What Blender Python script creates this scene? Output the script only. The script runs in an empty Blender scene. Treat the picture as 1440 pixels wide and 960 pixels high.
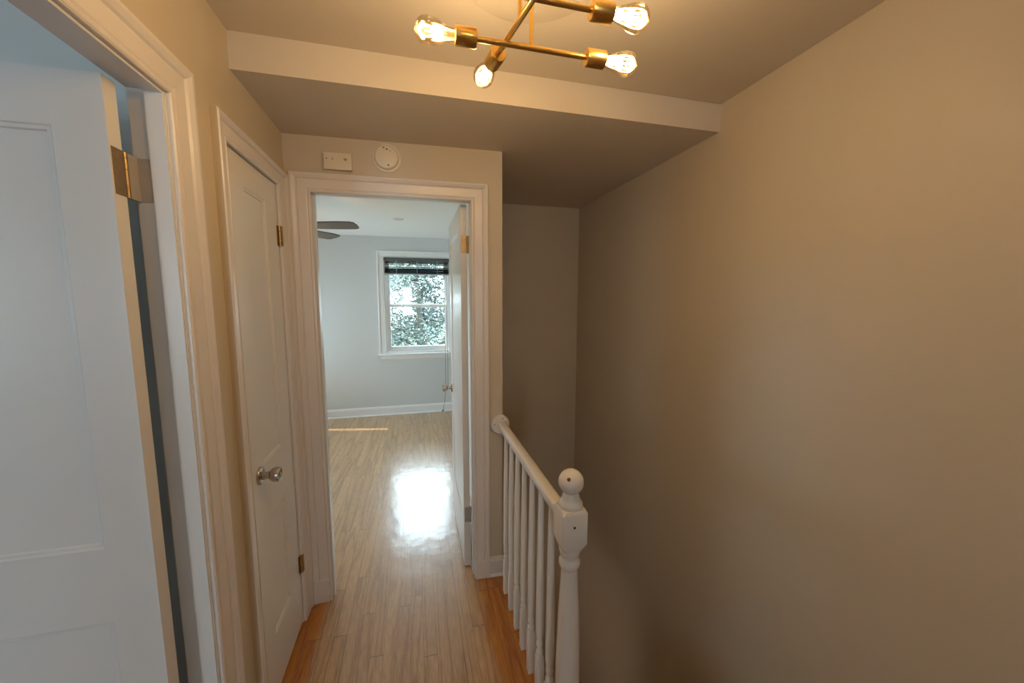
import bpy, bmesh, math, random
from mathutils import Vector, Matrix
C = bpy.context.scene.collection
SC = bpy.context.scene
PI = math.pi

# ------------------------------------------------------------------ camera, exposure, world, sun
cam_d = bpy.data.cameras.new('camera'); cam = bpy.data.objects.new('camera', cam_d); C.objects.link(cam)
cam_d.sensor_width = 36; cam_d.lens = 538.287 / 1440 * 36; cam_d.clip_start = .02; cam_d.clip_end = 200
yaw, pitch, roll = [math.radians(a) for a in (14.128, -6.46, .087)]
fw = Vector((math.sin(yaw) * math.cos(pitch), math.cos(yaw) * math.cos(pitch), math.sin(pitch)))
r0 = fw.cross(Vector((0, 0, 1))).normalized(); u0 = r0.cross(fw)
rr = math.cos(roll) * r0 + math.sin(roll) * u0; uu = -math.sin(roll) * r0 + math.cos(roll) * u0
M = Matrix((rr, uu, -fw)).transposed().to_4x4(); M.translation = (0, 0, 1.562)
cam.matrix_world = M
SC.camera = cam
SC.view_settings.view_transform = 'Standard'; SC.view_settings.look = 'None'
SC.view_settings.gamma = 1; SC.view_settings.use_curve_mapping = False
SC.view_settings.exposure = -0.1
SC.cycles.max_bounces = 12; SC.cycles.diffuse_bounces = 8; SC.cycles.glossy_bounces = 6
SC.cycles.transparent_max_bounces = 16; SC.cycles.sample_clamp_indirect = 6
SKY = 20.0; SUN = 42.0; BULB = 3.0; FANW = 6.0; LOWER = 9.0

w = bpy.data.worlds.new('world'); SC.world = w; w.use_nodes = True
bg = w.node_tree.nodes['Background']; bg.inputs[0].default_value = (.70, .88, 1.0, 1); bg.inputs[1].default_value = SKY

sd = bpy.data.lights.new('sun', 'SUN'); sd.energy = SUN; sd.angle = .009; sd.color = (1, .86, .66)
sun = bpy.data.objects.new('sun', sd); C.objects.link(sun)
sun.rotation_euler = Vector((.98, -.20, -1.0)).to_track_quat('-Z', 'Y').to_euler(); sun.location = (-6, 3, 8)

def portal(loc, direction, sx, sy):
    d = bpy.data.lights.new('daylight_portal', 'AREA'); d.shape = 'RECTANGLE'; d.size = sx; d.size_y = sy
    d.cycles.is_portal = True
    o = bpy.data.objects.new('daylight_portal', d); C.objects.link(o); o.location = loc
    o.rotation_euler = Vector(direction).to_track_quat('-Z', 'Z').to_euler()
portal((.035, 5.36, 1.40), (0, -1, 0), .86, 1.22)        # bedroom window
portal((-2.55, 4.175, 1.55), (1, 0, 0), 1.95, 1.3)         # bedroom side window
portal((-1.90, -2.45, 1.55), (0, 1, 0), .5, 1.1)        # left room window
portal((-3.05, -1.55, 1.50), (1, 0, 0), .55, 1.3)        # unseen left room window added as hall fill
portal((-.24, -2.45, 1.45), (0, 1, 0), .36, 1.0)         # narrow window added behind the camera as hall fill

# ------------------------------------------------------------------ materials
def mat(name, col, rough=.5, metal=0, noise=0, nscale=40, bump=0, bscale=200, coat=0, spec=.5):
    m = bpy.data.materials.new(name); m.use_nodes = True; nt = m.node_tree; b = nt.nodes['Principled BSDF']
    b.inputs['Base Color'].default_value = (*col, 1); b.inputs['Roughness'].default_value = rough
    b.inputs['Metallic'].default_value = metal; b.inputs['Coat Weight'].default_value = coat
    b.inputs['Coat Roughness'].default_value = .12; b.inputs['Specular IOR Level'].default_value = spec
    tc = nt.nodes.new('ShaderNodeTexCoord')
    if noise:
        n = nt.nodes.new('ShaderNodeTexNoise'); n.inputs['Scale'].default_value = nscale; n.inputs['Detail'].default_value = 3
        nt.links.new(tc.outputs['Object'], n.inputs['Vector'])
        mx = nt.nodes.new('ShaderNodeMix'); mx.data_type = 'RGBA'
        mx.inputs[6].default_value = (*[c * (1 - noise) for c in col], 1); mx.inputs[7].default_value = (*[min(1, c * (1 + noise)) for c in col], 1)
        nt.links.new(n.outputs['Fac'], mx.inputs[0]); nt.links.new(mx.outputs[2], b.inputs['Base Color'])
    if bump:
        n = nt.nodes.new('ShaderNodeTexNoise'); n.inputs['Scale'].default_value = bscale; n.inputs['Detail'].default_value = 2
        nt.links.new(tc.outputs['Object'], n.inputs['Vector'])
        bp = nt.nodes.new('ShaderNodeBump'); bp.inputs['Strength'].default_value = bump; bp.inputs['Distance'].default_value = .002
        nt.links.new(n.outputs['Fac'], bp.inputs['Height']); nt.links.new(bp.outputs[0], b.inputs['Normal'])
    return m

HALL = mat('hall_paint', (.575, .495, .385), .55, noise=.02, nscale=3, bump=.15, bscale=120)
CEIL = mat('ceiling_paint', (.64, .57, .48), .7, noise=.02, nscale=3, bump=.1, bscale=90)
BLUE = mat('bedroom_paint', (.66, .69, .69), .6, noise=.015, nscale=3, bump=.12, bscale=120)
BCEIL = mat('bedroom_ceiling_paint', (.86, .87, .87), .7, bump=.1, bscale=90)
TRIM = mat('trim_gloss', (.71, .66, .635), .30, bump=.10, bscale=25)
WHITE = mat('bright_white_trim', (.87, .885, .89), .3, bump=.08, bscale=30)
DOORM = mat('door_gloss', (.73, .71, .695), .28, bump=.18, bscale=22)
RAILM = mat('rail_gloss', (.76, .73, .70), .25, bump=.1, bscale=40)
BRASS = mat('brushed_brass', (.78, .50, .15), .28, 1, noise=.1, nscale=120)
HBRASS = mat('aged_brass', (.40, .27, .13), .4, 1, noise=.25, nscale=90)
NICKEL = mat('satin_nickel', (.50, .46, .42), .25, 1, noise=.08, nscale=60)
LEAFM = mat('dull_nickel', (.46, .42, .39), .4, .35, noise=.08)
IVORY = mat('ivory_plastic', (.74, .66, .54), .4, bump=.05)
DARK = mat('dark_marks', (.05, .03, .02), .6)
PLUG = mat('brown_plug', (.16, .045, .015), .6)
BLIND = mat('blind_slats', (.035, .045, .05), .25, noise=.1)
FAN = mat('fan_blade_grey', (.12, .12, .12), .5, noise=.1, nscale=12)
TREAD = mat('stair_tread', (.35, .16, .05), .35, noise=.2, nscale=12)
BARK = mat('bark', (.04, .04, .03), .9, noise=.3, nscale=10, bump=.5)
GRASS = mat('grass', (.13, .16, .10), .9, noise=.3, nscale=2)
CORD = mat('cord', (.05, .05, .05), .6)
SHADE = mat('streak_shade', (.6, .58, .52), .8, noise=.05, nscale=30)

def leaf_mat():
    m = mat('leaves', (.06, .082, .072), .5, noise=.45, nscale=1.6)
    return m
LEAF = leaf_mat()

def glassy(name, tint, k):
    m = bpy.data.materials.new(name); m.use_nodes = True; nt = m.node_tree; nt.nodes.clear()
    out = nt.nodes.new('ShaderNodeOutputMaterial'); tr = nt.nodes.new('ShaderNodeBsdfTransparent'); gl = nt.nodes.new('ShaderNodeBsdfGlossy')
    tr.inputs[0].default_value = (*tint, 1); gl.inputs['Roughness'].default_value = .03; gl.inputs[0].default_value = (1, 1, 1, 1)
    lw = nt.nodes.new('ShaderNodeLayerWeight'); lw.inputs[0].default_value = k
    mp = nt.nodes.new('ShaderNodeMath'); mp.operation = 'MULTIPLY'; mp.inputs[1].default_value = .8
    mx = nt.nodes.new('ShaderNodeMixShader')
    nt.links.new(lw.outputs['Fresnel'], mp.inputs[0]); nt.links.new(mp.outputs[0], mx.inputs[0])
    nt.links.new(tr.outputs[0], mx.inputs[1]); nt.links.new(gl.outputs[0], mx.inputs[2]); nt.links.new(mx.outputs[0], out.inputs[0])
    return m
PANE = glassy('window_glass', (.97, .99, .99), .35)
BGLASS = glassy('amber_bulb_glass', (1, .90, .70), .45)

def emis(name, col, s):
    m = bpy.data.materials.new(name); m.use_nodes = True; b = m.node_tree.nodes['Principled BSDF']
    b.inputs['Base Color'].default_value = (.8, .8, .8, 1)
    b.inputs['Emission Color'].default_value = (*col, 1); b.inputs['Emission Strength'].default_value = s
    return m
FIL = emis('led_filament', (1, .80, .45), 14)
BOWL = emis('lit_fan_bowl', (1, .72, .42), 2.0)

def wood():
    m = bpy.data.materials.new('oak_strip_floor'); m.use_nodes = True; nt = m.node_tree; b = nt.nodes['Principled BSDF']
    N = nt.nodes.new; L = nt.links.new
    def mth(op, a, bb=None, cc=None):
        n = N('ShaderNodeMath'); n.operation = op
        for i, v in enumerate((a, bb, cc)):
            if v is None: continue
            if isinstance(v, (int, float)): n.inputs[i].default_value = v
            else: L(v, n.inputs[i])
        return n.outputs[0]
    g = N('ShaderNodeNewGeometry'); s = N('ShaderNodeSeparateXYZ'); L(g.outputs['Position'], s.inputs[0])
    X, Y = s.outputs[0], s.outputs[1]
    u = mth('DIVIDE', mth('ADD', X, .003), .0575); iu = mth('FLOOR', u); fu = mth('FRACT', u)
    w1 = N('ShaderNodeTexWhiteNoise'); w1.noise_dimensions = '1D'; L(iu, w1.inputs['W'])
    v = mth('DIVIDE', mth('ADD', Y, mth('MULTIPLY', w1.outputs['Value'], 9.0)), .85); iv = mth('FLOOR', v); fv = mth('FRACT', v)
    cid = N('ShaderNodeCombineXYZ'); L(iu, cid.inputs[0]); L(iv, cid.inputs[1])
    w2 = N('ShaderNodeTexWhiteNoise'); w2.noise_dimensions = '2D'; L(cid.outputs[0], w2.inputs['Vector'])
    # grain coordinates, shifted per board
    off = mth('MULTIPLY', w2.outputs['Value'], 40.0)
    gc = N('ShaderNodeCombineXYZ'); L(mth('ADD', X, off), gc.inputs[0]); L(mth('MULTIPLY', mth('ADD', Y, off), .09), gc.inputs[1])
    n1 = N('ShaderNodeTexNoise'); n1.inputs['Scale'].default_value = 170; n1.inputs['Detail'].default_value = 3; L(gc.outputs[0], n1.inputs['Vector'])
    gc2 = N('ShaderNodeCombineXYZ'); L(mth('ADD', mth('MULTIPLY', X, 11.0), off), gc2.inputs[0]); L(mth('ADD', mth('MULTIPLY', Y, .7), off), gc2.inputs[1])
    wv = N('ShaderNodeTexNoise'); wv.inputs['Scale'].default_value = 1.0; wv.inputs['Detail'].default_value = 1.5; wv.inputs['Roughness'].default_value = .35
    L(gc2.outputs[0], wv.inputs['Vector'])
    cont = mth('ADD', mth('MULTIPLY', mth('SINE', mth('MULTIPLY', wv.outputs['Fac'], 44.0)), .5), .5)
    ws = mth('POWER', cont, 3.0)
    grain = mth('ADD', mth('MULTIPLY', n1.outputs['Fac'], .76), mth('MULTIPLY', ws, .22))
    ramp = N('ShaderNodeValToRGB'); L(grain, ramp.inputs[0])
    ramp.color_ramp.elements[0].position = .15; ramp.color_ramp.elements[0].color = (.60, .375, .19, 1)
    ramp.color_ramp.elements[1].position = .75; ramp.color_ramp.elements[1].color = (.31, .168, .074, 1)
    tone = mth('ADD', mth('MULTIPLY', w2.outputs['Value'], .16), .90)
    mul = N('ShaderNodeMix'); mul.data_type = 'RGBA'; mul.blend_type = 'MULTIPLY'; mul.inputs[0].default_value = 1
    cc = N('ShaderNodeCombineColor'); L(tone, cc.inputs[0]); L(tone, cc.inputs[1]); L(mth('MULTIPLY', tone, .98), cc.inputs[2])
    L(ramp.outputs[0], mul.inputs[6]); L(cc.outputs[0], mul.inputs[7])
    # the old orange finish left along the hall walls and under the railing
    nb = N('ShaderNodeTexNoise'); nb.inputs['Scale'].default_value = 5; nb.inputs['Detail'].default_value = 3
    gcb = N('ShaderNodeCombineXYZ'); L(X, gcb.inputs[0]); L(mth('MULTIPLY', Y, .4), gcb.inputs[1]); L(gcb.outputs[0], nb.inputs['Vector'])
    xw = mth('ADD', X, mth('MULTIPLY', mth('SUBTRACT', nb.outputs['Fac'], .5), .09))
    mr = N('ShaderNodeMapRange'); mr.interpolation_type = 'SMOOTHSTEP'; L(xw, mr.inputs[0])
    mr.inputs[1].default_value = .27; mr.inputs[2].default_value = .335
    ml = N('ShaderNodeMapRange'); ml.interpolation_type = 'SMOOTHSTEP'; L(xw, ml.inputs[0])
    ml.inputs[1].default_value = -.455; ml.inputs[2].default_value = -.50
    mh = N('ShaderNodeMapRange'); L(Y, mh.inputs[0]); mh.inputs[1].default_value = 2.06; mh.inputs[2].default_value = 2.0
    om = mth('MULTIPLY', mth('MAXIMUM', mr.outputs[0], ml.outputs[0]), mh.outputs[0])
    orr = N('ShaderNodeValToRGB'); L(grain, orr.inputs[0])
    orr.color_ramp.elements[0].position = .15; orr.color_ramp.elements[0].color = (.55, .225, .02, 1)
    orr.color_ramp.elements[1].position = .75; orr.color_ramp.elements[1].color = (.27, .062, .004, 1)
    mo = N('ShaderNodeMix'); mo.data_type = 'RGBA'; L(om, mo.inputs[0]); L(mul.outputs[2], mo.inputs[6]); L(orr.outputs[0], mo.inputs[7])
    # seams
    eu = mth('MINIMUM', fu, mth('SUBTRACT', 1.0, fu)); ev = mth('MINIMUM', fv, mth('SUBTRACT', 1.0, fv))
    su = mth('LESS_THAN', eu, .022); sv = mth('LESS_THAN', ev, .0018)
    seam = mth('MAXIMUM', mth('MULTIPLY', su, mth('ADD', mth('MULTIPLY', w1.outputs['Value'], .6), .25)), mth('MULTIPLY', sv, .8))
    md = N('ShaderNodeMix'); md.data_type = 'RGBA'; L(seam, md.inputs[0]); L(mo.outputs[2], md.inputs[6]); md.inputs[7].default_value = (.10, .055, .025, 1)
    L(md.outputs[2], b.inputs['Base Color'])
    b.inputs['Roughness'].default_value = .34
    b.inputs['Coat Weight'].default_value = .85; b.inputs['Coat Roughness'].default_value = .17
    nw = N('ShaderNodeTexNoise'); nw.inputs['Scale'].default_value = 9; nw.inputs['Detail'].default_value = 2; L(g.outputs['Position'], nw.inputs['Vector'])
    h = mth('ADD', mth('MULTIPLY', nw.outputs['Fac'], 1.0), mth('ADD', mth('MULTIPLY', grain, .06), mth('MULTIPLY', w2.outputs['Value'], .10)))
    bp = N('ShaderNodeBump'); bp.inputs['Strength'].default_value = .35; bp.inputs['Distance'].default_value = .006
    L(h, bp.inputs['Height']); L(bp.outputs[0], b.inputs['Normal']); L(bp.outputs[0], b.inputs['Coat Normal'])
    return m
WOOD = wood()

# ------------------------------------------------------------------ mesh helpers
def obj(name, bm, m, parent=None, smooth=False, loc=None):
    bmesh.ops.recalc_face_normals(bm, faces=bm.faces[:])
    me = bpy.data.meshes.new(name); bm.to_mesh(me); bm.free()
    me.materials.append(m)
    if smooth: me.polygons.foreach_set('use_smooth', [True] * len(me.polygons)); me.set_sharp_from_angle(angle=math.radians(38))
    o = bpy.data.objects.new(name, me); C.objects.link(o)
    if parent: o.parent = parent
    if loc is not None: o.location = loc
    return o
def tag(o, label, cat, group=None):
    o['label'] = label; o['category'] = cat
    if group: o['group'] = group
    return o
def thing(name, label, cat, loc=(0, 0, 0), group=None):
    o = bpy.data.objects.new(name, None); C.objects.link(o); o.location = loc; o.empty_display_size = .1
    return tag(o, label, cat, group)
def struct(o, label=None, cat=None):
    o['kind'] = 'structure'
    if label: o['label'] = label
    if cat: o['category'] = cat
    return o
def box(bm, x0, x1, y0, y1, z0, z1, f=None, bevel=0):
    vs = [bm.verts.new((x, y, z)) for x in (x0, x1) for y in (y0, y1) for z in (z0, z1)]
    fs = [bm.faces.new([vs[i] for i in q]) for q in ((0, 1, 3, 2), (4, 6, 7, 5), (0, 4, 5, 1), (2, 3, 7, 6), (0, 2, 6, 4), (1, 5, 7, 3))]
    if bevel:
        es = list({e for fc in fs for e in fc.edges})
        r = bmesh.ops.bevel(bm, geom=es, offset=bevel, segments=2, affect='EDGES', profile=.6)
        vs = list({v for fc in r['faces'] for v in fc.verts} | {v for v in vs if v.is_valid})
    if f:
        for v in vs: v.co = f(v.co)
    return bm
def BM(): return bmesh.new()
def skew(co): return Vector((co.x, co.y - .031 * co.x, co.z))
def lathe(bm, prof, center=(0, 0, 0), axis='Z', seg=32, squash=1):
    """prof: list of (r, h) along the axis"""
    rings = []
    c = Vector(center)
    def P(r, h, a):
        p = Vector((r * math.cos(a), r * math.sin(a), h))
        if axis == 'X': p = Vector((h, p.x, p.y))
        elif axis == 'Y': p = Vector((p.x, h, p.y))
        return c + p
    for r, h in prof:
        if r < 1e-5: rings.append([bm.verts.new(P(0, h, 0))])
        else: rings.append([bm.verts.new(P(r, h, 2 * PI * k / seg)) for k in range(seg)])
    for a, b in zip(rings, rings[1:]):
        for k in range(seg):
            q = [a[k % len(a)], a[(k + 1) % len(a)], b[(k + 1) % len(b)], b[k % len(b)]]
            q = list(dict.fromkeys(q))
            if len(q) > 2: bm.faces.new(q)
    if len(rings[0]) > 1: bm.faces.new(rings[0][::-1])
    if len(rings[-1]) > 1: bm.faces.new(rings[-1])
    return bm
def rod(bm, a, b, r, seg=16):
    a = Vector(a); b = Vector(b); d = (b - a).normalized(); q = d.to_track_quat('Z', 'Y')
    rings = [[bm.verts.new(p + q @ Vector((r * math.cos(t), r * math.sin(t), 0))) for t in [2 * PI * k / seg for k in range(seg)]] for p in (a, b)]
    for k in range(seg): bm.faces.new((rings[0][k], rings[0][(k + 1) % seg], rings[1][(k + 1) % seg], rings[1][k]))
    bm.faces.new(rings[0][::-1]); bm.faces.new(rings[1]); return bm
def axis_lathe(bm, prof, a, d, seg=28):
    """lathe along direction d from point a"""
    q = Vector(d).to_track_quat('Z', 'Y'); n0 = len(bm.verts); bm.verts.ensure_lookup_table()
    old = set(bm.verts)
    lathe(bm, prof, seg=seg)
    for v in bm.verts:
        if v not in old: v.co = Vector(a) + q @ v.co
    return bm

# casing: profile across the face (u from the inner edge outwards, d = thickness off the wall)
CAS = [(0, 0), (0, .009), (.004, .012), (.010, .013), (.015, .0095), (.020, .012), (.058, .015), (.063, .0125), (.068, .018), (.080, .0235), (.0885, .0235), (.092, .020), (.092, 0)]
def casing(bm, a0, a1, top, base0, frame, sides=(1, 1), width=1.0, wf=None, edge=False):
    """legs and head of a door casing; frame(a, z, d) -> world. a along the wall, inner edges a0<a1"""
    prof = [(u * width, d) for u, d in CAS]
    def strip(path, flip):
        pass
    rows = []
    for (u, d) in prof:
        row = []
        if sides[0]: row.append(frame(a0 - u, base0, d))
        row.append(frame(a0 - (u if sides[0] else 0), top + u, d))
        u1 = u if wf is None else u / width * wf
        row.append(frame(a1 + (u1 if sides[1] else 0), top + u, d))
        if sides[1]: row.append(frame(a1 + u1, base0, d))
        rows.append([bm.verts.new(p) for p in row])
    for ra, rb in zip(rows, rows[1:]):
        for k in range(len(ra) - 1):
            fc = bm.faces.new((ra[k], ra[k + 1], rb[k + 1], rb[k]))
            if edge and rb is rows[-1]: fc.material_index = 1      # outer edge in the wall material
    return bm
BASEP = [(0, 0), (0, .014), (.088, .014), (.094, .011), (.100, .011), (.104, .007), (.110, .006), (.110, 0)]   # (z, d)
def baseboard(bm, a0, a1, frame, h=.110, shoe=True):
    def ext(prof):
        rows = [[bm.verts.new(frame(a, z, d)) for a in (a0, a1)] for z, d in prof]
        for ra, rb in zip(rows, rows[1:]): bm.faces.new((ra[0], ra[1], rb[1], rb[0]))
        bm.faces.new([r[0] for r in rows]); bm.faces.new([r[1] for r in rows][::-1])
    ext([(z * h / .11, d) for z, d in BASEP])
    if shoe: ext([(0, .014), (0, .026), (.006, .0255), (.012, .022), (.016, .014)])
    return bm

XL, XR, YB, ZS, ZU, YF, XC, YS = -.564, 1.335, 1.996, 2.298, 2.414, 1.516, .446, 3.031
def fL(a, z, d): return Vector((XL + d, a, z))                      # hall left wall
def fB(a, z, d): return skew(Vector((a, YB - d, z)))                # hall back wall
ZBR = 2.345                                                         # bedroom ceiling
YW = 5.269

# ------------------------------------------------------------------ structure
b = BM(); box(b, XL - .07, XC + .018, -2.5, 1.2, -.03, 0); box(b, XL - .07, XC + .018, 1.2, 2.0, -.03, 0)
box(b, XC + .018, XR + .05, -2.5, .95, -.03, 0)
box(b, -2.6, .40, 2.0, 3.1, -.03, 0); box(b, -2.6, 1.5, 3.1, 5.5, -.03, 0); box(b, .40, XC + .018, 2.0, 3.1, -.03, 0)
box(b, -3.2, XL - .07, -2.5, 1.36, -.03, 0); box(b, -3.2, -1.15, 1.36, 2.0, -.03, 0); box(b, -1.15, XL - .07, 1.36, 2.0, -.03, 0)
struct(obj('floor', b, WOOD), 'oak strip floor running from the hall into the bedroom', 'floor')

# left wall: closet opening 1.43-1.885, left room opening .39-1.135
b = BM(); x0, x1 = XL - .07, XL
ZO = 2.045
box(b, x0, x1, -2.5, -1.9, 0, 2.5); box(b, x0, x1, -1.1, .378, 0, 2.5); box(b, x0, x1, -1.9, -1.1, 2.06, 2.5); box(b, x0, x1, .378, 1.147, ZO + .013, 2.5); box(b, x0, x1, 1.147, 1.418, 0, 2.5)
box(b, x0, x1, 1.418, 1.900, ZO + .012, 2.5); box(b, x0, x1, 1.900, 2.05, 0, 2.5)
struct(obj('wall_left', b, HALL), 'beige hall wall with the closet door, on the left', 'wall')
# back wall of the hall
b = BM()
box(b, -.75, -.474, YB, YB + .045, 0, 2.5, skew); box(b, -.474, .300, YB, YB + .045, 2.072, 2.5, skew); box(b, .300, XC, YB, YB + .10, 0, 2.5, skew)
struct(obj('wall_back', b, HALL), 'narrow beige wall around the bedroom doorway', 'wall')
b = BM()     # bedroom side of the same wall, bedroom paint
box(b, -2.5, -.474, YB + .045, YB + .10, 0, 2.5, skew); box(b, -.474, .300, YB + .045, YB + .10, 2.072, 2.5, skew)
struct(obj('wall_bedroom_near', b, BLUE), 'pale blue bedroom wall facing its window', 'wall')
# wall between the bedroom and the stairwell
b = BM(); box(b, XC - .05, XC, YB + .09, YS + .1, -.45, 2.5); box(b, XC - .05, XC, 2.87, YS + .1, -2.6, -.45); box(b, XC + .0, XC + .018, .95, YB + .1, -2.6, -.03)
struct(obj('wall_stairwell_side', b, HALL), 'beige wall between stairwell and bedroom', 'wall')
b = BM(); box(b, XC - .02, XR + .1, YS, YS + .1, -2.6, 2.5)
struct(obj('wall_stairwell_end', b, HALL), 'beige end wall of the stairwell behind the railing', 'wall')
b = BM(); box(b, XR, XR + .1, -2.5, YS + .1, -2.6, 2.5)
struct(obj('wall_right', b, HALL), 'large beige wall along the staircase on the right', 'wall')
b = BM(); box(b, -.65, -.425, -2.6, -2.5, 0, 2.5); box(b, -.06, XR, -2.6, -2.5, 0, 2.5); box(b, -.425, -.06, -2.6, -2.5, 0, .95); box(b, -.425, -.06, -2.6, -2.5, 1.95, 2.5)
struct(obj('wall_behind', b, HALL), 'beige hall wall behind the viewer', 'wall')
b = BM(); box(b, XL - .07, XR + .1, -2.6, YF, ZU, ZU + .1)
struct(obj('ceiling', b, CEIL), 'upper cream hall ceiling that carries the lamp', 'ceiling')
b = BM(); pts = [(XL, YF - .002), (XR, YF + .005), (XR, YS), (XC - .04, YS), (XC - .04, YB + .05), (XL, YB + .05)]
lo = [b.verts.new((x, y, ZS)) for x, y in pts]; hi = [b.verts.new((x, y, 2.5)) for x, y in pts]
b.faces.new(lo[::-1]); b.faces.new(hi)
for k in range(6): b.faces.new((lo[k], lo[(k + 1) % 6], hi[(k + 1) % 6], hi[k]))
struct(obj('ceiling', b, CEIL), 'dropped beige soffit over the doorway and stairwell', 'ceiling')

# stairwell: steps and lower floor
b = BM()
for k in range(10):
    y = .95 + .2 * k; z = -.2 * (k + 1)
    box(b, XC + .018, XR, y, y + .225, z - .03, z); box(b, XC + .018, XR, y + .2, y + .215, z - .2, z - .03)
box(b, XC + .018, XR, .935, .95, -.2, -.03); box(b, XC + .018, XR, 2.0, YS, -2.43, -2.4)
struct(obj('staircase', b, TREAD), 'steep wooden stairs going down beside the right wall', 'staircase')

# unseen lower room and lamp, added to brighten the lower stairwell
b = BM(); box(b, -1.9, -1.85, 1.2, YS + .05, -2.6, -.1); box(b, -1.9, XC, 1.15, 1.2, -2.6, -.1); box(b, -1.9, XC - .05, YS, YS + .05, -2.6, -.1); box(b, XC - .05, XC, 1.2, 2.05, -2.6, -.03)
struct(obj('wall_added_room', b, HALL), 'beige walls of the unseen room added to house the stair fill lamp', 'wall')
b = BM(); box(b, -1.9, XC, 1.15, YS + .05, -.1, -.04); struct(obj('ceiling', b, CEIL), 'ceiling of the added lower room', 'ceiling')
b = BM(); box(b, -1.9, XC + .018, 1.15, YS + .05, -2.45, -2.4); struct(obj('floor', b, WOOD), 'floor of the added lower room', 'floor')
LL = thing('stair_fill_light', 'unseen fill lamp added below to brighten the stairwell', 'ceiling light', (-.7, 2.3, -.1))
b = BM(); lathe(b, [(0, 0), (.14, 0), (.14, -.02), (0, -.02)], seg=32); obj('base_ring', b, BRASS, LL, True)
b = BM(); lathe(b, [(.13, -.02), (.12, -.05), (.08, -.08), (0, -.09)], seg=32); obj('fill_bowl', b, emis('lit_fill_bowl', (1, .88, .72), 3.0), LL, True)
pl = bpy.data.lights.new('fill_glow', 'POINT'); pl.energy = LOWER; pl.color = (1, .93, .85); pl.shadow_soft_size = .30  # fill light of the added lower lamp, lifts the stairwell wall
po = bpy.data.objects.new('fill_glow', pl); C.objects.link(po); po.parent = LL; po.location = (0, 0, -.45)

# left room shell
b = BM()
box(b, -1.2, XL - .075, 1.36, 1.40, 0, 2.5); box(b, -1.21, -1.2, 1.36, 1.97, 0, 2.5); box(b, -3.2, -1.2, 1.95, 2.0, 0, 2.5)
struct(obj('wall_left_room_far', b, BLUE), 'pale wall of the left room behind its open door', 'wall')
b = BM()
box(b, -3.2, -3.1, -2.5, -1.85, 0, 2.5); box(b, -3.2, -3.1, -1.28, 1.97, 0, 2.5); box(b, -3.2, -3.1, -1.85, -1.28, 0, .85); box(b, -3.2, -3.1, -1.85, -1.28, 2.15, 2.5)
box(b, -3.2, -2.2, -2.6, -2.5, 0, 2.5); box(b, -1.65, -.65, -2.6, -2.5, 0, 2.5); box(b, -2.2, -1.65, -2.6, -2.5, 0, .95); box(b, -2.2, -1.65, -2.6, -2.5, 2.10, 2.5)
box(b, XL - .075, XL - .07, -2.5, -1.9, 0, 2.5); box(b, XL - .075, XL - .07, -1.1, .38, 0, 2.5); box(b, XL - .075, XL - .07, -1.9, -1.1, 2.06, 2.5); box(b, XL - .075, XL - .07, .38, 1.145, 2.06, 2.5); box(b, XL - .075, XL - .07, 1.145, 1.36, 0, 2.5)
struct(obj('wall_left_room', b, BLUE), 'pale walls of the left room with its window', 'wall')
b = BM(); box(b, -3.2, XL - .07, -2.5, 1.40, 2.45, 2.55); box(b, -3.2, -1.2, 1.40, 2.0, 2.45, 2.55)
struct(obj('ceiling', b, BCEIL), 'ceiling of the left room', 'ceiling')
# closet shell
b = BM(); box(b, -1.2, -1.15, 1.40, 2.05, 0, 2.5); box(b, -1.2, -.634, 2.0, 2.05, 0, 2.5)
struct(obj('wall_closet', b, HALL), 'inside walls of the closet', 'wall')
b = BM(); box(b, -1.2, XL - .07, 1.40, 2.05, 2.45, 2.5)
struct(obj('ceiling', b, HALL), 'ceiling of the closet', 'ceiling')

# bedroom shell
wx0, wx1, wz0, wz1 = -.385, .455, .83, 2.085         # far window opening
b = BM()
box(b, -2.6, wx0, YW, YW + .16, 0, 2.5); box(b, wx1, 1.6, YW, YW + .16, 0, 2.5); box(b, wx0, wx1, YW, YW + .16, 0, wz0); box(b, wx0, wx1, YW, YW + .16, wz1, 2.5)
struct(obj('wall_bedroom_far', b, BLUE), 'pale blue bedroom wall with the window', 'wall')
b = BM()
sy0, sy1, sz0, sz1 = 3.20, 5.15, .90, 2.20
box(b, -2.52, -2.4, 2.0, sy0, 0, 2.5); box(b, -2.52, -2.4, sy1, YW + .16, 0, 2.5); box(b, -2.52, -2.4, sy0, sy1, 0, sz0); box(b, -2.52, -2.4, sy0, sy1, sz1, 2.5)
struct(obj('wall_bedroom_left', b, BLUE), 'pale blue bedroom side wall with a window behind an added shade', 'wall')
b = BM(); box(b, 1.5, 1.6, YS, YW + .16, 0, 2.5); box(b, XC - .06, XC - .05, YB + .1, YS + .1, 0, 2.5); box(b, XC - .06, 1.6, YS + .1, YS + .11, 0, 2.5)
struct(obj('wall_bedroom_right', b, BLUE), 'pale blue bedroom wall behind the open door', 'wall')
b = BM(); box(b, -2.5, XC - .05, YB + .06, YS + .1, ZBR, ZBR + .1); box(b, -2.5, 1.6, YS + .1, YW, ZBR, ZBR + .1)
struct(obj('ceiling', b, BCEIL), 'white bedroom ceiling with a round fitting', 'ceiling')

# ------------------------------------------------------------------ trim
b = BM(); casing(b, .384, 1.141, 2.046, 0, fL)
struct(obj('trim_1', b, TRIM), 'white casing around the left room doorway', 'trim')
b = BM(); casing(b, 1.424, 1.891, 2.044, 0, fL, width=.76, wf=1.24, edge=True)
t2 = obj('trim_2', b, TRIM); t2.data.materials.append(HALL)
struct(t2, 'white casing around the closet door', 'trim')
b = BM(); casing(b, -.456, .284, 2.046, 0, fB, width=.93)
box(b, -.541, -.468, YB - .0215, YB, 0, .125, skew, bevel=.004); box(b, .290, .371, YB - .0245, YB, 0, .105, skew, bevel=.0015)
struct(obj('trim_3', b, TRIM), 'white casing around the bedroom doorway', 'trim')
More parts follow.
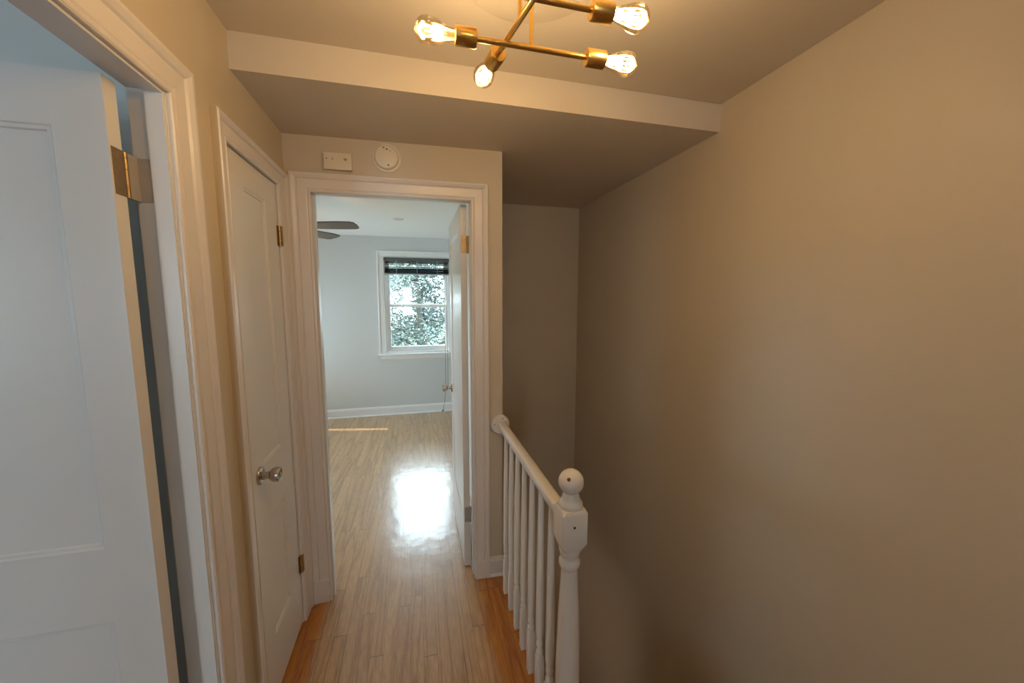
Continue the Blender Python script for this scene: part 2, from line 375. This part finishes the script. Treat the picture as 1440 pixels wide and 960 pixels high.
# jambs
b = BM()
box(b, XL - .072, XL + .002, 1.135, 1.147, 0, 2.045); box(b, XL - .072, XL + .002, .378, .390, 0, 2.045); box(b, XL - .072, XL + .002, .378, 1.147, 2.045, 2.058)
box(b, XL - .036, XL + .0, 1.129, 1.135, 0, 2.039); box(b, XL - .036, XL + .0, .390, .402, 0, 2.033); box(b, XL - .036, XL + .0, .390, 1.135, 2.039, 2.045)
struct(obj('trim_4', b, DOORM), 'white jamb lining the left room doorway', 'trim')
b = BM()
box(b, -.474, -.462, YB - .001, YB + .105, 0, 2.06, skew); box(b, .290, .300, YB - .001, YB + .105, 0, 2.06, skew); box(b, -.474, .300, YB - .001, YB + .105, 2.06, 2.072, skew)
box(b, -.462, -.450, YB + .02, YB + .065, 0, 2.05, skew); box(b, .280, .290, YB + .02, YB + .060, 0, 2.05, skew); box(b, -.462, .290, YB + .02, YB + .065, 2.050, 2.06, skew)
struct(obj('trim_5', b, DOORM), 'white jamb lining the bedroom doorway', 'trim')
b = BM()
box(b, XL - .06, XL - .001, 1.418, 1.430, 0, 2.045); box(b, XL - .06, XL - .001, 1.885, 1.90, 0, 2.045); box(b, XL - .06, XL - .001, 1.418, 1.90, 2.045, 2.057)
struct(obj('trim_6', b, DOORM), 'white jamb lining the closet doorway', 'trim')
b = BM(); casing(b, -1.9, -1.1, 2.06, 0, fL)  # unseen rear doorway, added so side daylight reaches the hall
struct(obj('trim_7', b, TRIM), 'white casing around the unseen doorway added to let daylight into the hall', 'trim')
# baseboards
b = BM(); baseboard(b, .370, XC, fB); baseboard(b, -.0, .0001, fB)
struct(obj('baseboard_hall_back', b, TRIM), 'short white baseboard beside the bedroom casing', 'baseboard')
b = BM(); baseboard(b, 1.235, 1.332, fL); baseboard(b, -1.0, .29, fL)
struct(obj('baseboard_hall_left', b, TRIM), 'white baseboard between the two left doorways', 'baseboard')
b = BM(); baseboard(b, -2.4, 1.5, lambda a, z, d: Vector((a, YW - d, z)), .118)
struct(obj('baseboard_bedroom_far', b, WHITE), 'white baseboard under the bedroom window', 'baseboard')
b = BM(); baseboard(b, 2.10, YW - .014, lambda a, z, d: Vector((-2.4 + d, a, z)), .118)
struct(obj('baseboard_bedroom_left', b, TRIM), 'white baseboard on the bedroom side wall', 'baseboard')
b = BM(); baseboard(b, -2.5, .93, lambda a, z, d: Vector((XR - d, a, z)))
struct(obj('baseboard_hall_right', b, TRIM), 'white baseboard on the right wall by the landing', 'baseboard')

# ------------------------------------------------------------------ doors
def slab(w, h, t, panels, stile):
    """door lying in local x (0..w), z (0..h), y (0..t); recessed panels both sides"""
    bm = BM()
    xs = [0, stile, w - stile, w]; zs = [0]
    for z0, z1 in panels: zs += [z0, z1]
    zs.append(h)
    mold = [(0, 0), (.003, .0025), (.010, .003), (.013, .0065), (.018, .0065)]
    for side in (0, 1):
        def P(x, z, d): return bm.verts.new((x, d if side == 0 else t - d, z))
        for i in range(3):
            for j in range(len(zs) - 1):
                xa, xb, za, zb = xs[i], xs[i + 1], zs[j], zs[j + 1]
                if i == 1 and j % 2 == 1:
                    rings = [[P(xa + u, za + u, d), P(xb - u, za + u, d), P(xb - u, zb - u, d), P(xa + u, zb - u, d)] for u, d in mold]
                    for ra, rb in zip(rings, rings[1:]):
                        for k in range(4): bm.faces.new((ra[k], ra[(k + 1) % 4], rb[(k + 1) % 4], rb[k]))
                    bm.faces.new(rings[-1])
                else:
                    bm.faces.new((P(xa, za, 0), P(xb, za, 0), P(xb, zb, 0), P(xa, zb, 0)))
    for (ax, az, bx, bz) in ((0, 0, w, 0), (w, 0, w, h), (w, h, 0, h), (0, h, 0, 0)):
        q = [bm.verts.new(p) for p in ((ax, 0, az), (bx, 0, bz), (bx, t, bz), (ax, t, az))]; bm.faces.new(q)
    bmesh.ops.remove_doubles(bm, verts=bm.verts[:], dist=1e-5)
    return bm
def knob(name, pos, d, parent, m=NICKEL):
    """pos on the door face in parent space, d outward direction"""
    bm = BM()
    axis_lathe(bm, [(.0, 0), (.033, 0), (.033, .002), (.031, .007), (.024, .010), (.014, .011), (.013, .022), (.0135, .030), (.015, .034), (.020, .037), (.0245, .043), (.0265, .052), (.0262, .060), (.024, .067), (.019, .0685), (.017, .066), (0, .066)], pos, d, 36)
    o = obj(name, bm, m, parent, True)
    b2 = BM(); axis_lathe(b2, [(.0, .0655), (.008, .0655), (.008, .0685), (0, .069)], pos, d, 20)
    obj('lock_button', b2, HBRASS, o, True)
    return o
def place_door(name, label, loc, rz, w, h, t, panels, stile):
    e = bpy.data.objects.new(name, None); C.objects.link(e); e.location = loc; e.rotation_euler = (0, 0, rz)
    struct(e, label, 'door'); e.empty_display_size = .2
    obj('door_slab', slab(w, h, t, panels, stile), DOORM, e)
    return e
# left room door: hinge edge at x=-.628, runs to -X, faces the camera
D1 = place_door('door_1', 'white two panel door standing open in the left room', (-.628, 1.086, .012), PI, .70, 2.018, .040, [(.238, .776), (.964, 1.906)], .094)
# local: x -> -X world, y -> -Y world. the camera side is local y = t
for zc in (1.826, .30):
    e = BM(); box(e, -.0015, .0005, .001, .034, zc - .05, zc + .05)
    h = obj('hinge', e, HBRASS, D1)
    e = BM()
    for q0, q1 in ((-.05, -.026), (-.025, .012), (.013, .037), (.038, .05)):
        rod(e, (.004, -.010, zc + q0), (.004, -.010, zc + q1), .0065)
    obj('hinge_knuckle', e, HBRASS, h, True)
    e = BM(); box(e, -.040, .002, -.0495, -.0475, zc - .05, zc + .05); box(e, -.001, .004, -.048, -.012, zc - .05, zc + .05)
    obj('hinge_leaf', e, LEAFM, h)['label'] = 'dull nickel hinge leaf on the jamb'
    e = BM()
    for sx, sz in ((-.032, .038), (-.032, -.038), (-.014, .0), ):
        lathe(e, [(0, -.0515), (.0038, -.0512), (.0042, -.0495)], (sx, 0, zc + sz), 'Y', 12)
    for sy, sz in ((.02, .038), (.02, -.038), (.010, 0)):
        lathe(e, [(0, -.0025), (.0036, -.0022), (.004, -.001)], (0, sy, zc + sz), 'X', 12)
    obj('screw', e, HBRASS, h, True)
knob('door_knob', (.64, .040, .90), (0, 1, 0), D1)
# closet door in the left wall: local x -> +Y, faces +X : rotate 90deg => local x->Y, local y->-X
D2 = place_door('door_2', 'closed white two panel closet door on the left wall', (XL - .002, 1.433, .012), PI / 2, .449, 2.028, .034, [(.233, .710), (.926, 1.932)], .125)
knob('door_knob', (.082, 0, .905), (0, -1, 0), D2)
e = BM(); box(e, -.0005, .0015, -.0015, .02, .875, .935); obj('latch_plate', e, HBRASS, D2)
for zc in (1.815, .292):
    e = BM()
    for q0, q1 in ((-.043, -.018), (-.017, .017), (.018, .043)): rod(e, (.452, -.007, zc + q0), (.452, -.007, zc + q1), .0062)
    h = obj('hinge', e, HBRASS, D2, True)
    e = BM(); box(e, .437, .4465, -.0018, -.0002, zc - .042, zc + .042); box(e, .4575, .4665, -.016, -.012, zc - .042, zc + .042)
    obj('hinge_leaf', e, HBRASS, h)
# bedroom door: hinge edge Y=2.075, faces X .24 (inside) .275
D3 = place_door('door_3', 'white two panel bedroom door swung open against the wall', (.275, 2.078, .010), PI / 2, .672, 2.040, .035, [(.262, .735), (.907, 1.917)], .095)
# local x -> +Y, local y -> -X ; inner face local y=t -> X=.24
knob('door_knob', (.612, .035, .922), (0, 1, 0), D3)
for zc, m in ((1.835, HBRASS), (.315, mat('painted_hinge', (.42, .39, .38), .4))):
    e = BM(); box(e, -.002, .0005, .003, .030, zc - .045, zc + .045, bevel=.0008)
    h = obj('hinge', e, m, D3)
    e = BM()
    for q0, q1 in ((-.045, -.02), (-.019, .019), (.02, .045)): rod(e, (-.004, -.002, zc + q0), (-.004, -.002, zc + q1), .0055)
    obj('hinge_knuckle', e, m, h, True)
    e = BM()
    for sz in (-.03, 0, .03): lathe(e, [(0, -.0035), (.0035, -.0032), (.004, -.0018)], (0, .018, zc + sz), 'X', 12)
    obj('screw', e, HBRASS, h, True)

# ------------------------------------------------------------------ wall devices
K = thing('alarm_sounder', 'small rectangular ivory sounder box above the bedroom door casing', 'alarm', (-.329, YB + .010, 2.187))
b = BM(); box(b, -.061, .061, -.022, 0, -.0375, .0375, bevel=.005); obj('housing', b, IVORY, K, True)
b = BM(); box(b, -.055, .055, .0, .002, -.034, .034)
b.free()
for px, pz, s in ((-.047, .010, .0026), (-.022, .009, .0026), (.034, .013, .0024), (.039, .009, .0024), (.034, .005, .0024), (.029, .009, .0024)):
    b = BM(); lathe(b, [(0, -.0232), (s, -.0230), (s, -.0215)], (px, 0, pz), 'Y', 14); obj('sounder_hole', b, DARK, K)
b = BM(); box(b, -.02, .02, -.0228, -.0215, -.014, -.010); obj('embossed_label', b, IVORY, K)
K.rotation_euler.z = -.031
D = thing('smoke_detector', 'round white smoke detector above the bedroom door casing', 'smoke detector', (-.113, YB + .0035, 2.222))
b = BM(); lathe(b, [(0, 0), (.066, 0), (.066, -.006), (.062, -.009), (.056, -.009), (.0555, -.012), (.0545, -.020), (.050, -.0245), (.046, -.0235), (.044, -.0245), (0, -.025)], axis='Y', seg=64)
obj('housing', b, IVORY, D, True)
for px, pz, s in ((-.012, .041, .003), (.003, .034, .0036), (.016, .027, .0022), (.008, -.037, .0036)):
    b = BM(); lathe(b, [(0, -.0262), (s, -.0260), (s, -.0242)], (px, 0, pz), 'Y', 14); obj('sensor_hole', b, DARK, D)
D.rotation_euler.z = -.031

# ------------------------------------------------------------------ stair railing
NX, NY = .445, 1.030
RL = thing('stair_railing', 'white turned railing with ball-topped newel post beside the stairwell', 'railing', (NX, NY, 0))
def rel(o): o.matrix_parent_inverse = Matrix.Translation((-NX, -NY, 0)); return o
# newel
b = BM()
def oct_ring(bm, z, hw, ch):
    pts = [(hw, -hw + ch), (hw, hw - ch), (hw - ch, hw), (-hw + ch, hw), (-hw, hw - ch), (-hw, -hw + ch), (-hw + ch, -hw), (hw - ch, -hw)]
    return [bm.verts.new((NX + x, NY + y, z)) for x, y in pts]
def oct_loft(bm, spec):
    rs = [oct_ring(bm, *s) for s in spec]
    for a, c in zip(rs, rs[1:]):
        for k in range(8): bm.faces.new((a[k], a[(k + 1) % 8], c[(k + 1) % 8], c[k]))
    bm.faces.new(rs[0][::-1]); bm.faces.new(rs[-1])
oct_loft(b, [(.795, .030, .012), (.826, .0405, .003), (.921, .0405, .003), (.932, .036, .010)])
oct_loft(b, [(0, .0405, .003), (.150, .0405, .003), (.172, .032, .012)])
prof = [(.030, .17), (.036, .185), (.036, .20), (.030, .212), (.036, .225), (.0388, .25), (.0390, .33), (.0372, .45), (.0320, .60), (.0252, .722), (.0250, .730), (.030, .736), (.0328, .743), (.0335, .750), (.0328, .757), (.029, .764), (.0275, .770), (.030, .776), (.0315, .784), (.034, .792), (.034, .80)]
lathe(b, prof, (NX, NY, 0))
top = [(.033, .930), (.0365, .936), (.0365, .943), (.034, .949), (.0295, .954), (.0275, .960), (.0265, .966), (.0245, .972)]
for k in range(15):
    a = -math.acos(.70) + 0; 
ball = [(.0385 * math.sin(t), 1.009 - .0385 * math.cos(t)) for t in [.62 + (PI - .62) * k / 18 for k in range(19)]]
ball[-1] = (0, 1.0475)
lathe(b, top + ball, (NX, NY, 0), seg=40)
NP = rel(obj('newel_post', b, RAILM, RL, True))
def plug(pos, d, r=.0045, m=PLUG):
    bm = BM(); axis_lathe(bm, [(0, -.002), (r, -.002), (r * .9, .0008), (0, .001)], pos, d, 16)
    rel_o = obj('screw_plug', bm, m, NP, True); rel_o.matrix_parent_inverse = Matrix.Identity(4)
    return rel_o
dv = Vector((-.50, -.70, .55)).normalized(); plug(Vector((NX, NY, 1.009)) + dv * .0385, dv, .0060)
plug((NX - .003, NY - .0405, .884), (0, -1, 0), .0042, DARK)
# handrail
b = BM()
hp = [(-.013, 0), (.013, 0), (.013, .006), (.018, .011), (.0205, .020), (.0205, .034), (.0195, .0405), (.016, .0438), (0, .0460), (-.016, .0438), (-.0195, .0405), (-.0205, .034), (-.0205, .020), (-.018, .011), (-.013, .006)]
ya, yb = NY + .038, 1.962
rows = [[b.verts.new((.4375 + x, y, .855 + z)) for x, z in hp] for y in (ya, yb)]
n = len(hp)
for k in range(n): b.faces.new((rows[0][k], rows[0][(k + 1) % n], rows[1][(k + 1) % n], rows[1][k]))
b.faces.new(rows[0][::-1]); b.faces.new(rows[1])
rel(obj('handrail', b, RAILM, RL, True))
b = BM(); lathe(b, [(0, 0), (.046, 0), (.050, .004), (.053, .010), (.053, .022), (0, .022)], (.431, 1.960, .880), 'Y', 48)
ros = rel(obj('wall_rosette', b, RAILM, RL, True))
for px, pz in ((.012, .034), (-.034, .004)):
    bm = BM(); lathe(bm, [(0, 1.9590), (.0030, 1.9592), (.0034, 1.961)], (.431 + px, 0, .880 + pz), 'Y', 12)
    obj('screw', bm, DARK, ros).matrix_parent_inverse = Matrix.Identity(4)
# balusters
def baluster_bm():
    bm = BM(); s = .0155
    pr = [(.0125, .190), (.0150, .200), (.0155, .208), (.0120, .216), (.0112, .222), (.0150, .230), (.0148, .238), (.0140, .246), (.0118, .252), (.0145, .262), (.0162, .285), (.0164, .33), (.0155, .50), (.0128, .70), (.0098, .862)]
    lathe(bm, pr, seg=24)
    rings = []
    for z, h_, c in ((0, s, .001), (.178, s, .001), (.198, .0105, .004)):
        pts = [(h_, -h_ + c), (h_, h_ - c), (h_ - c, h_), (-h_ + c, h_), (-h_, h_ - c), (-h_, -h_ + c), (-h_ + c, -h_), (h_ - c, -h_)]
        rings.append([bm.verts.new((x, y, z)) for x, y in pts])
    for a, c in zip(rings, rings[1:]):
        for k in range(8): bm.faces.new((a[k], a[(k + 1) % 8], c[(k + 1) % 8], c[k]))
    bm.faces.new(rings[0][::-1]); bm.faces.new(rings[-1])
    return bm
b0 = None
for k in range(7):
    y = 1.8375 - .1125 * k
    if b0 is None: b0 = o = obj('baluster', baluster_bm(), RAILM, RL, True)
    else: o = b0.copy(); C.objects.link(o); o.parent = RL
    o.location = (.4335 - NX, y - NY, 0)

# ------------------------------------------------------------------ hall ceiling lamp
LF = thing('ceiling_light', 'brass hall ceiling lamp with crossing rods and glowing bulbs', 'ceiling light', (.262, .900, ZU))
LO = Vector((.262, .900, ZU))
b = BM(); lathe(b, [(0, 0), (.10, 0), (.10, -.014), (.094, -.020), (0, -.020)], (0, 0, 0), seg=48); obj('canopy', b, BRASS, LF, True)
def wl(p): return Vector(p) - LO
Z1, Z2, Z3 = 2.158, 2.172, 2.186
rods = [((.105 + .045, .951, Z1), (.431, .951, Z1)), ((.2185, 1.013, Z2), (.280, .660, Z2)), ((.040, .840, Z3), (.391, .840, Z3))]
stems = [((.286, .951), Z1), ((.2405, .887), Z2), ((.215, .840), Z3)]
bulb_prof = [(.0125, 0), (.014, .008), (.0165, .022), (.0215, .042), (.0275, .062), (.0312, .080), (.0318, .092), (.0295, .106), (.023, .117), (.013, .1235), (.004, .1255), (.0, .1285)]
BS = .90
for (a, c) in rods:
    b = BM(); rod(b, wl(a), wl(c), .0065, 20); obj('rod', b, BRASS, LF, True)
    for end, oth in ((a, c), (c, a)):
        d = (Vector(end) - Vector(oth)).normalized(); e0 = wl(end)
        b = BM(); axis_lathe(b, [(0, -.004), (.019, -.003), (.0205, 0), (.0205, .046), (.0185, .047), (.0180, .040), (0, .040)], e0, d, 40)
        obj('socket', b, BRASS, LF, True)
        q0 = e0 + d * .041
        b = BM(); axis_lathe(b, [(r * BS, h * .75) for r, h in bulb_prof], q0, d, 32); bulb = obj('bulb', b, BGLASS, LF, True)
        # led filament cage
        qq = d.to_track_quat('Z', 'Y'); b = BM()
        for k in range(6):
            t = k * PI / 3
            p0 = q0 + qq @ Vector((.005 * math.cos(t), .005 * math.sin(t), .032)); p1 = q0 + qq @ Vector((.0125 * math.cos(t + .5), .0125 * math.sin(t + .5), .072))
            rod(b, p0, p1, .0016, 8)
        obj('filament', b, FIL, bulb)
        b = BM(); rod(b, q0 + d * .002, q0 + d * .036, .0035, 10)
        obj('glass_stem', b, FIL if False else BGLASS, bulb)
        pl = bpy.data.lights.new('bulb_glow', 'POINT'); pl.energy = BULB; pl.color = (1, .74, .45); pl.shadow_soft_size = .022
        po = bpy.data.objects.new('bulb_glow', pl); C.objects.link(po); po.parent = LF; po.location = q0 + d * .050
for (x, y), z in stems:
    b = BM(); rod(b, wl((x, y, z)), wl((x, y, ZU - .015)), .0052, 16); obj('stem', b, BRASS, LF, True)
b = BM(); lathe(b, [(0, 0), (.203, 0), (.203, -.003), (.199, -.0045), (0, -.0045)], (.319, 1.045, ZU), seg=96)
o = obj('ceiling_medallion', b, CEIL, None, True); tag(o, 'thin round painted cover plate on the ceiling behind the brass lamp', 'ceiling plate')

# ------------------------------------------------------------------ bedroom window, blind, fan, fitting
W = bpy.data.objects.new('window_1', None); C.objects.link(W); struct(W, 'white double hung bedroom window with trees outside', 'window')
Yw = YW
b = BM()
def fW(a, z, d): return Vector((a, Yw - d, z))
casing(b, wx0 + .003, wx1 - .003, wz1 - .003, wz0, fW, width=.92)
obj('window_casing', b, WHITE, W)
b = BM(); box(b, wx0 - .105, wx1 + .105, Yw - .055, Yw + .05, wz0 - .022, wz0, bevel=.005); obj('window_stool', b, WHITE, W, True)
b = BM(); baseboard(b, wx0 - .080, wx1 + .080, lambda a, z, d: fW(a, wz0 - .022 - z, d), .060, False); obj('window_apron', b, WHITE, W)
b = BM()
box(b, wx0, wx0 + .02, Yw, Yw + .15, wz0, wz1); box(b, wx1 - .02, wx1, Yw, Yw + .15, wz0, wz1); box(b, wx0 + .02, wx1 - .02, Yw, Yw + .15, wz1 - .02, wz1); box(b, wx0 + .02, wx1 - .02, Yw, Yw + .15, wz0, wz0 + .025)
box(b, wx0 + .02, wx0 + .035, Yw + .03, Yw + .045, wz0, wz1); box(b, wx1 - .035, wx1 - .02, Yw + .03, Yw + .045, wz0, wz1)
obj('window_frame', b, WHITE, W)
def sash(z0, z1, y, br, tr):
    x0, x1 = wx0 + .022, wx1 - .022; s = .042; bm = BM()
    box(bm, x0, x0 + s, y, y + .032, z0, z1, bevel=.003); box(bm, x1 - s, x1, y, y + .032, z0, z1, bevel=.003)
    box(bm, x0 + s, x1 - s, y, y + .032, z0, z0 + br, bevel=.003); box(bm, x0 + s, x1 - s, y, y + .032, z1 - tr, z1, bevel=.003)
    o = obj('sash', bm, WHITE, W)
    bm = BM(); box(bm, x0 + s - .004, x1 - s + .004, y + .014, y + .018, z0 + br - .004, z1 - tr + .004); obj('pane', bm, PANE, o)
    return o
sash(.856, 1.475, Yw + .047, .060, .032); sash(1.445, 2.066, Yw + .085, .034, .045)
# side window with an unseen shade added to shape the sun streak
W2 = bpy.data.objects.new('window_2', None); C.objects.link(W2); struct(W2, 'bedroom side window with an added shade that shapes the sun streak', 'window')
b = BM()
casing(b, sy0, sy1, sz1, sz0, lambda a, z, d: Vector((-2.4 + d, a, z)), width=.92); obj('window_casing', b, TRIM, W2)
b = BM(); box(b, -2.47, -2.465, sy0, sy1, sz0, sz1); obj('pane', b, PANE, W2)
b = BM(); box(b, -2.425, -2.422, sy0 + .005, sy1 - .085, sz0 + .50, sz1 - .01)  # added out of view; the slit left open makes the floor sun streak
rod(b, (-2.42, sy0 + .01, sz1 - .03), (-2.42, sy1 - .01, sz1 - .03), .02)
o = obj('streak_shade', b, SHADE); tag(o, 'unseen pale shade added at the side window to shape the sun streak', 'shade')
# left room window, then two unseen windows added to brighten the hall
for nm, lb, fr, a0, a1, z0, z1 in (('window_3', 'left room window', lambda a, z, d: Vector((a, -2.5 + d, z)), -2.2, -1.65, .95, 2.10), ('fill_window_4', 'unseen left room window added to brighten the hall', lambda a, z, d: Vector((-3.1 + d, a, z)), -1.85, -1.28, .85, 2.15), ('fill_window_5', 'narrow window added behind the viewer to brighten the hall', lambda a, z, d: Vector((a, -2.5 + d, z)), -.425, -.06, .95, 1.95)):
    e = bpy.data.objects.new(nm, None); C.objects.link(e); struct(e, lb, 'window')
    b = BM(); casing(b, a0, a1, z1, z0, fr)
    obj('window_casing', b, TRIM, e)
    b = BM(); zm = (z0 + z1) / 2
    for p0, p1 in ((fr(a0, zm - .02, -.06), fr(a1, zm + .02, -.03)), (fr(a0, z0, -.06), fr(a0 + .04, z1, -.03)), (fr(a1 - .04, z0, -.06), fr(a1, z1, -.03)), (fr(a0, z0, -.06), fr(a1, z0 + .05, -.03)), (fr(a0, z1 - .04, -.06), fr(a1, z1, -.03))):
        box(b, min(p0.x, p1.x), max(p0.x, p1.x), min(p0.y, p1.y), max(p0.y, p1.y), min(p0.z, p1.z), max(p0.z, p1.z))
    s = obj('sash', b, TRIM, e)
    b = BM(); p0 = fr(a0, z0, -.047); p1 = fr(a1, z1, -.044); box(b, min(p0.x, p1.x), max(p0.x, p1.x), min(p0.y, p1.y), max(p0.y, p1.y), z0, z1); obj('pane', b, PANE, s)

# blind, pulled up
BL = thing('window_blind', 'dark horizontal blind pulled up at the top of the bedroom window', 'blind', (.035, Yw - .004, 2.08))
bx = (wx1 - wx0) / 2 - .004
b = BM(); box(b, -bx, bx, -.026, .026, -.042, 0, bevel=.002); obj('head_rail', b, mat('blind_head_rail', (.10, .11, .115), .35), BL)
rnd = random.Random(4)
z = -.052
for k in range(16):
    b = BM(); sag = rnd.uniform(-.001, .001); n = 10; tl = rnd.uniform(-.35, .10)
    rows = []
    for i in range(n + 1):
        x = -bx + .006 + (2 * bx - .012) * i / n
        dz = (.004 * math.sin(PI * i / n) * (1 if k < 6 else .2)) + sag
        rows.append([b.verts.new((x, y, z + dz + y * math.tan(tl) + .0012 - 2.2 * (y) ** 2)) for y in (-.022, -.008, .008, .022)])
    for a, c in zip(rows, rows[1:]):
        for j in range(3): b.faces.new((a[j], a[j + 1], c[j + 1], c[j]))
    bmesh.ops.solidify(b, geom=b.faces[:], thickness=.0012)
    obj('slat', b, BLIND, BL)
    z -= .018 if k < 5 else .0052
b = BM(); box(b, -bx + .006, bx - .006, -.024, .024, z - .016, z, bevel=.003); obj('bottom_rail', b, mat('blind_bottom_rail', (.30, .32, .33), .25, .3), BL)
for x in (-.26, 0, .26):
    b = BM(); rod(b, (x, -.026, -.03), (x, -.026, z - .01), .0016, 8); obj('ladder_cord', b, mat('ladder_cord', (.5, .52, .52), .6), BL)
# pull cords, hanging to the floor
cv = BM()
def cord(bm, pts, r):
    for a, c in zip(pts, pts[1:]): rod(bm, a, c, r, 8)
cord(cv, [(.345, -.034, -.04), (.345, -.045, -1.20), (.343, -.05, -1.70), (.325, -.06, -1.93), (.29, -.07, -2.065)], .0022)
cord(cv, [(.375, -.034, -.04), (.376, -.045, -1.5), (.372, -.05, -1.78)], .0022)
o = obj('pull_cord', cv, CORD, BL)
b = BM(); axis_lathe(b, [(0, -.035), (.004, -.034), (.010, -.006), (.009, 0), (0, .002)], (.287, -.07, -2.062), (-.6, 0, -.55), 16); obj('cord_tassel', b, CORD, o, True)

# ceiling fitting
b = BM(); lathe(b, [(0, -.002), (.024, -.002), (.028, -.006), (.046, -.006), (.052, -.003), (.054, 0), (0, 0)], (-.143, 4.10, ZBR), seg=40)
o = obj('recessed_light', b, TRIM, None, True); tag(o, 'small round white recessed fitting in the bedroom ceiling', 'recessed light')

# fan
FX, FY, FZ = -.955, 3.13, 2.075
FN = thing('ceiling_fan', 'dark grey bladed ceiling fan in the bedroom', 'ceiling fan', (FX, FY, FZ))
b = BM(); lathe(b, [(0, ZBR - FZ), (.065, ZBR - FZ), (.06, ZBR - FZ - .03), (.015, ZBR - FZ - .05), (.013, .09), (.05, .08), (.10, .06), (.11, .02), (.10, -.02), (.06, -.035), (0, -.035)], seg=36); obj('motor_housing', b, FAN, FN, True)
for k in range(5):
    a = math.radians(-14 + 72 * k)
    b = BM(); pts = []
    out = [(.16, -.050), (.30, -.062), (.48, -.070), (.555, -.066), (.580, -.050), (.586, 0), (.580, .050), (.555, .066), (.48, .070), (.30, .062), (.16, .050)]
    q = Matrix.Rotation(a, 3, 'Z') @ Matrix.Rotation(math.radians(-10), 3, 'X')
    up = [b.verts.new(q @ Vector((x, y, .004))) for x, y in out]; dn = [b.verts.new(q @ Vector((x, y, -.004))) for x, y in out]
    b.faces.new(up); b.faces.new(dn[::-1])
    for i in range(len(out)): b.faces.new((up[i], dn[i], dn[(i + 1) % len(out)], up[(i + 1) % len(out)]))
    bl = obj('fan_blade', b, FAN, FN)
    b = BM(); q2 = Matrix.Rotation(a, 3, 'Z')
    vs = [q2 @ Vector(p) for p in ((.08, -.015, -.004), (.22, -.03, -.004), (.22, .03, -.004), (.08, .015, -.004))]
    up = [b.verts.new(v + Vector((0, 0, .004))) for v in vs]; dn = [b.verts.new(v - Vector((0, 0, .004))) for v in vs]
    b.faces.new(up); b.faces.new(dn[::-1])
    for i in range(4): b.faces.new((up[i], dn[i], dn[(i + 1) % 4], up[(i + 1) % 4]))
    obj('blade_bracket', b, FAN, bl)
b = BM(); lathe(b, [(.09, -.036), (.10, -.05), (.09, -.08), (.05, -.10), (0, -.105)], seg=36); obj('light_bowl', b, BOWL, FN, True)
for ddx, ddy in ((.14, .10),):
    pl = bpy.data.lights.new('fan_glow', 'POINT'); pl.energy = FANW; pl.color = (1, .66, .38); pl.shadow_soft_size = .05
    po = bpy.data.objects.new('fan_glow', pl); C.objects.link(po); po.parent = FN; po.location = (0, 0, -.17)

# ------------------------------------------------------------------ outdoors
b = BM(); box(b, -40, 40, 5.6, 60, -3.0, -2.9)
struct(obj('ground', b, GRASS), 'lawn outside the bedroom window', 'lawn')
def tree(loc, R_, H, seed, n, label):
    T = thing('tree', label, 'tree', loc, 'trees outside the window'); rn = random.Random(seed)
    b = BM(); axis_lathe(b, [(.26, 0), (.17, .8), (.13, H * .5), (.05, H * .85), (0, H * .86)], (0, 0, 0), (0, 0, 1), 12)
    for k in range(9):
        a = rn.uniform(0, 2 * PI); z0 = H * rn.uniform(.3, .7); l = R_ * rn.uniform(.5, .85)
        rod(b, (0, 0, z0), (l * math.cos(a), l * math.sin(a), z0 + l * .6), .04, 6)
    obj('trunk', b, BARK, T, True)
    lobes = [(Vector((rn.uniform(-.75, .75) * R_, rn.uniform(-.75, .75) * R_, H * rn.uniform(.35, 1.0))), R_ * rn.uniform(.28, .48)) for _ in range(22)]
    vs = []; fs = []
    for k in range(n):
        c, r = lobes[k % len(lobes)]
        d = Vector((rn.gauss(0, 1), rn.gauss(0, 1), rn.gauss(0, 1))).normalized()
        p = c + d * r * (rn.random() ** .4)
        q = (d + Vector((rn.gauss(0, .6), rn.gauss(0, .6), rn.gauss(0, .6)))).normalized().to_track_quat('Z', 'Y')
        s = rn.uniform(.022, .050); i = len(vs)
        for x, y in ((-1, 0), (0, -.5), (1.1, 0), (0, .5)): vs.append(p + q @ Vector((x * s, y * s * 1.2, .12 * s * abs(x))))
        fs.append((i, i + 1, i + 2, i + 3))
    me = bpy.data.meshes.new('foliage'); me.from_pydata(vs, [], fs); me.materials.append(LEAF)
    o = bpy.data.objects.new('foliage', me); C.objects.link(o); o.parent = T
tree((.1, 10.6, -2.9), 2.2, 5.6, 3, 60000, 'leafy green tree filling the view through the bedroom window')
tree((-6.2, 13.5, -2.9), 2.6, 6.2, 5, 9000, 'leafy green tree beyond the left edge of the bedroom window')
tree((6.6, 13.2, -2.9), 2.6, 6.0, 8, 9000, 'leafy green tree beyond the right edge of the bedroom window')
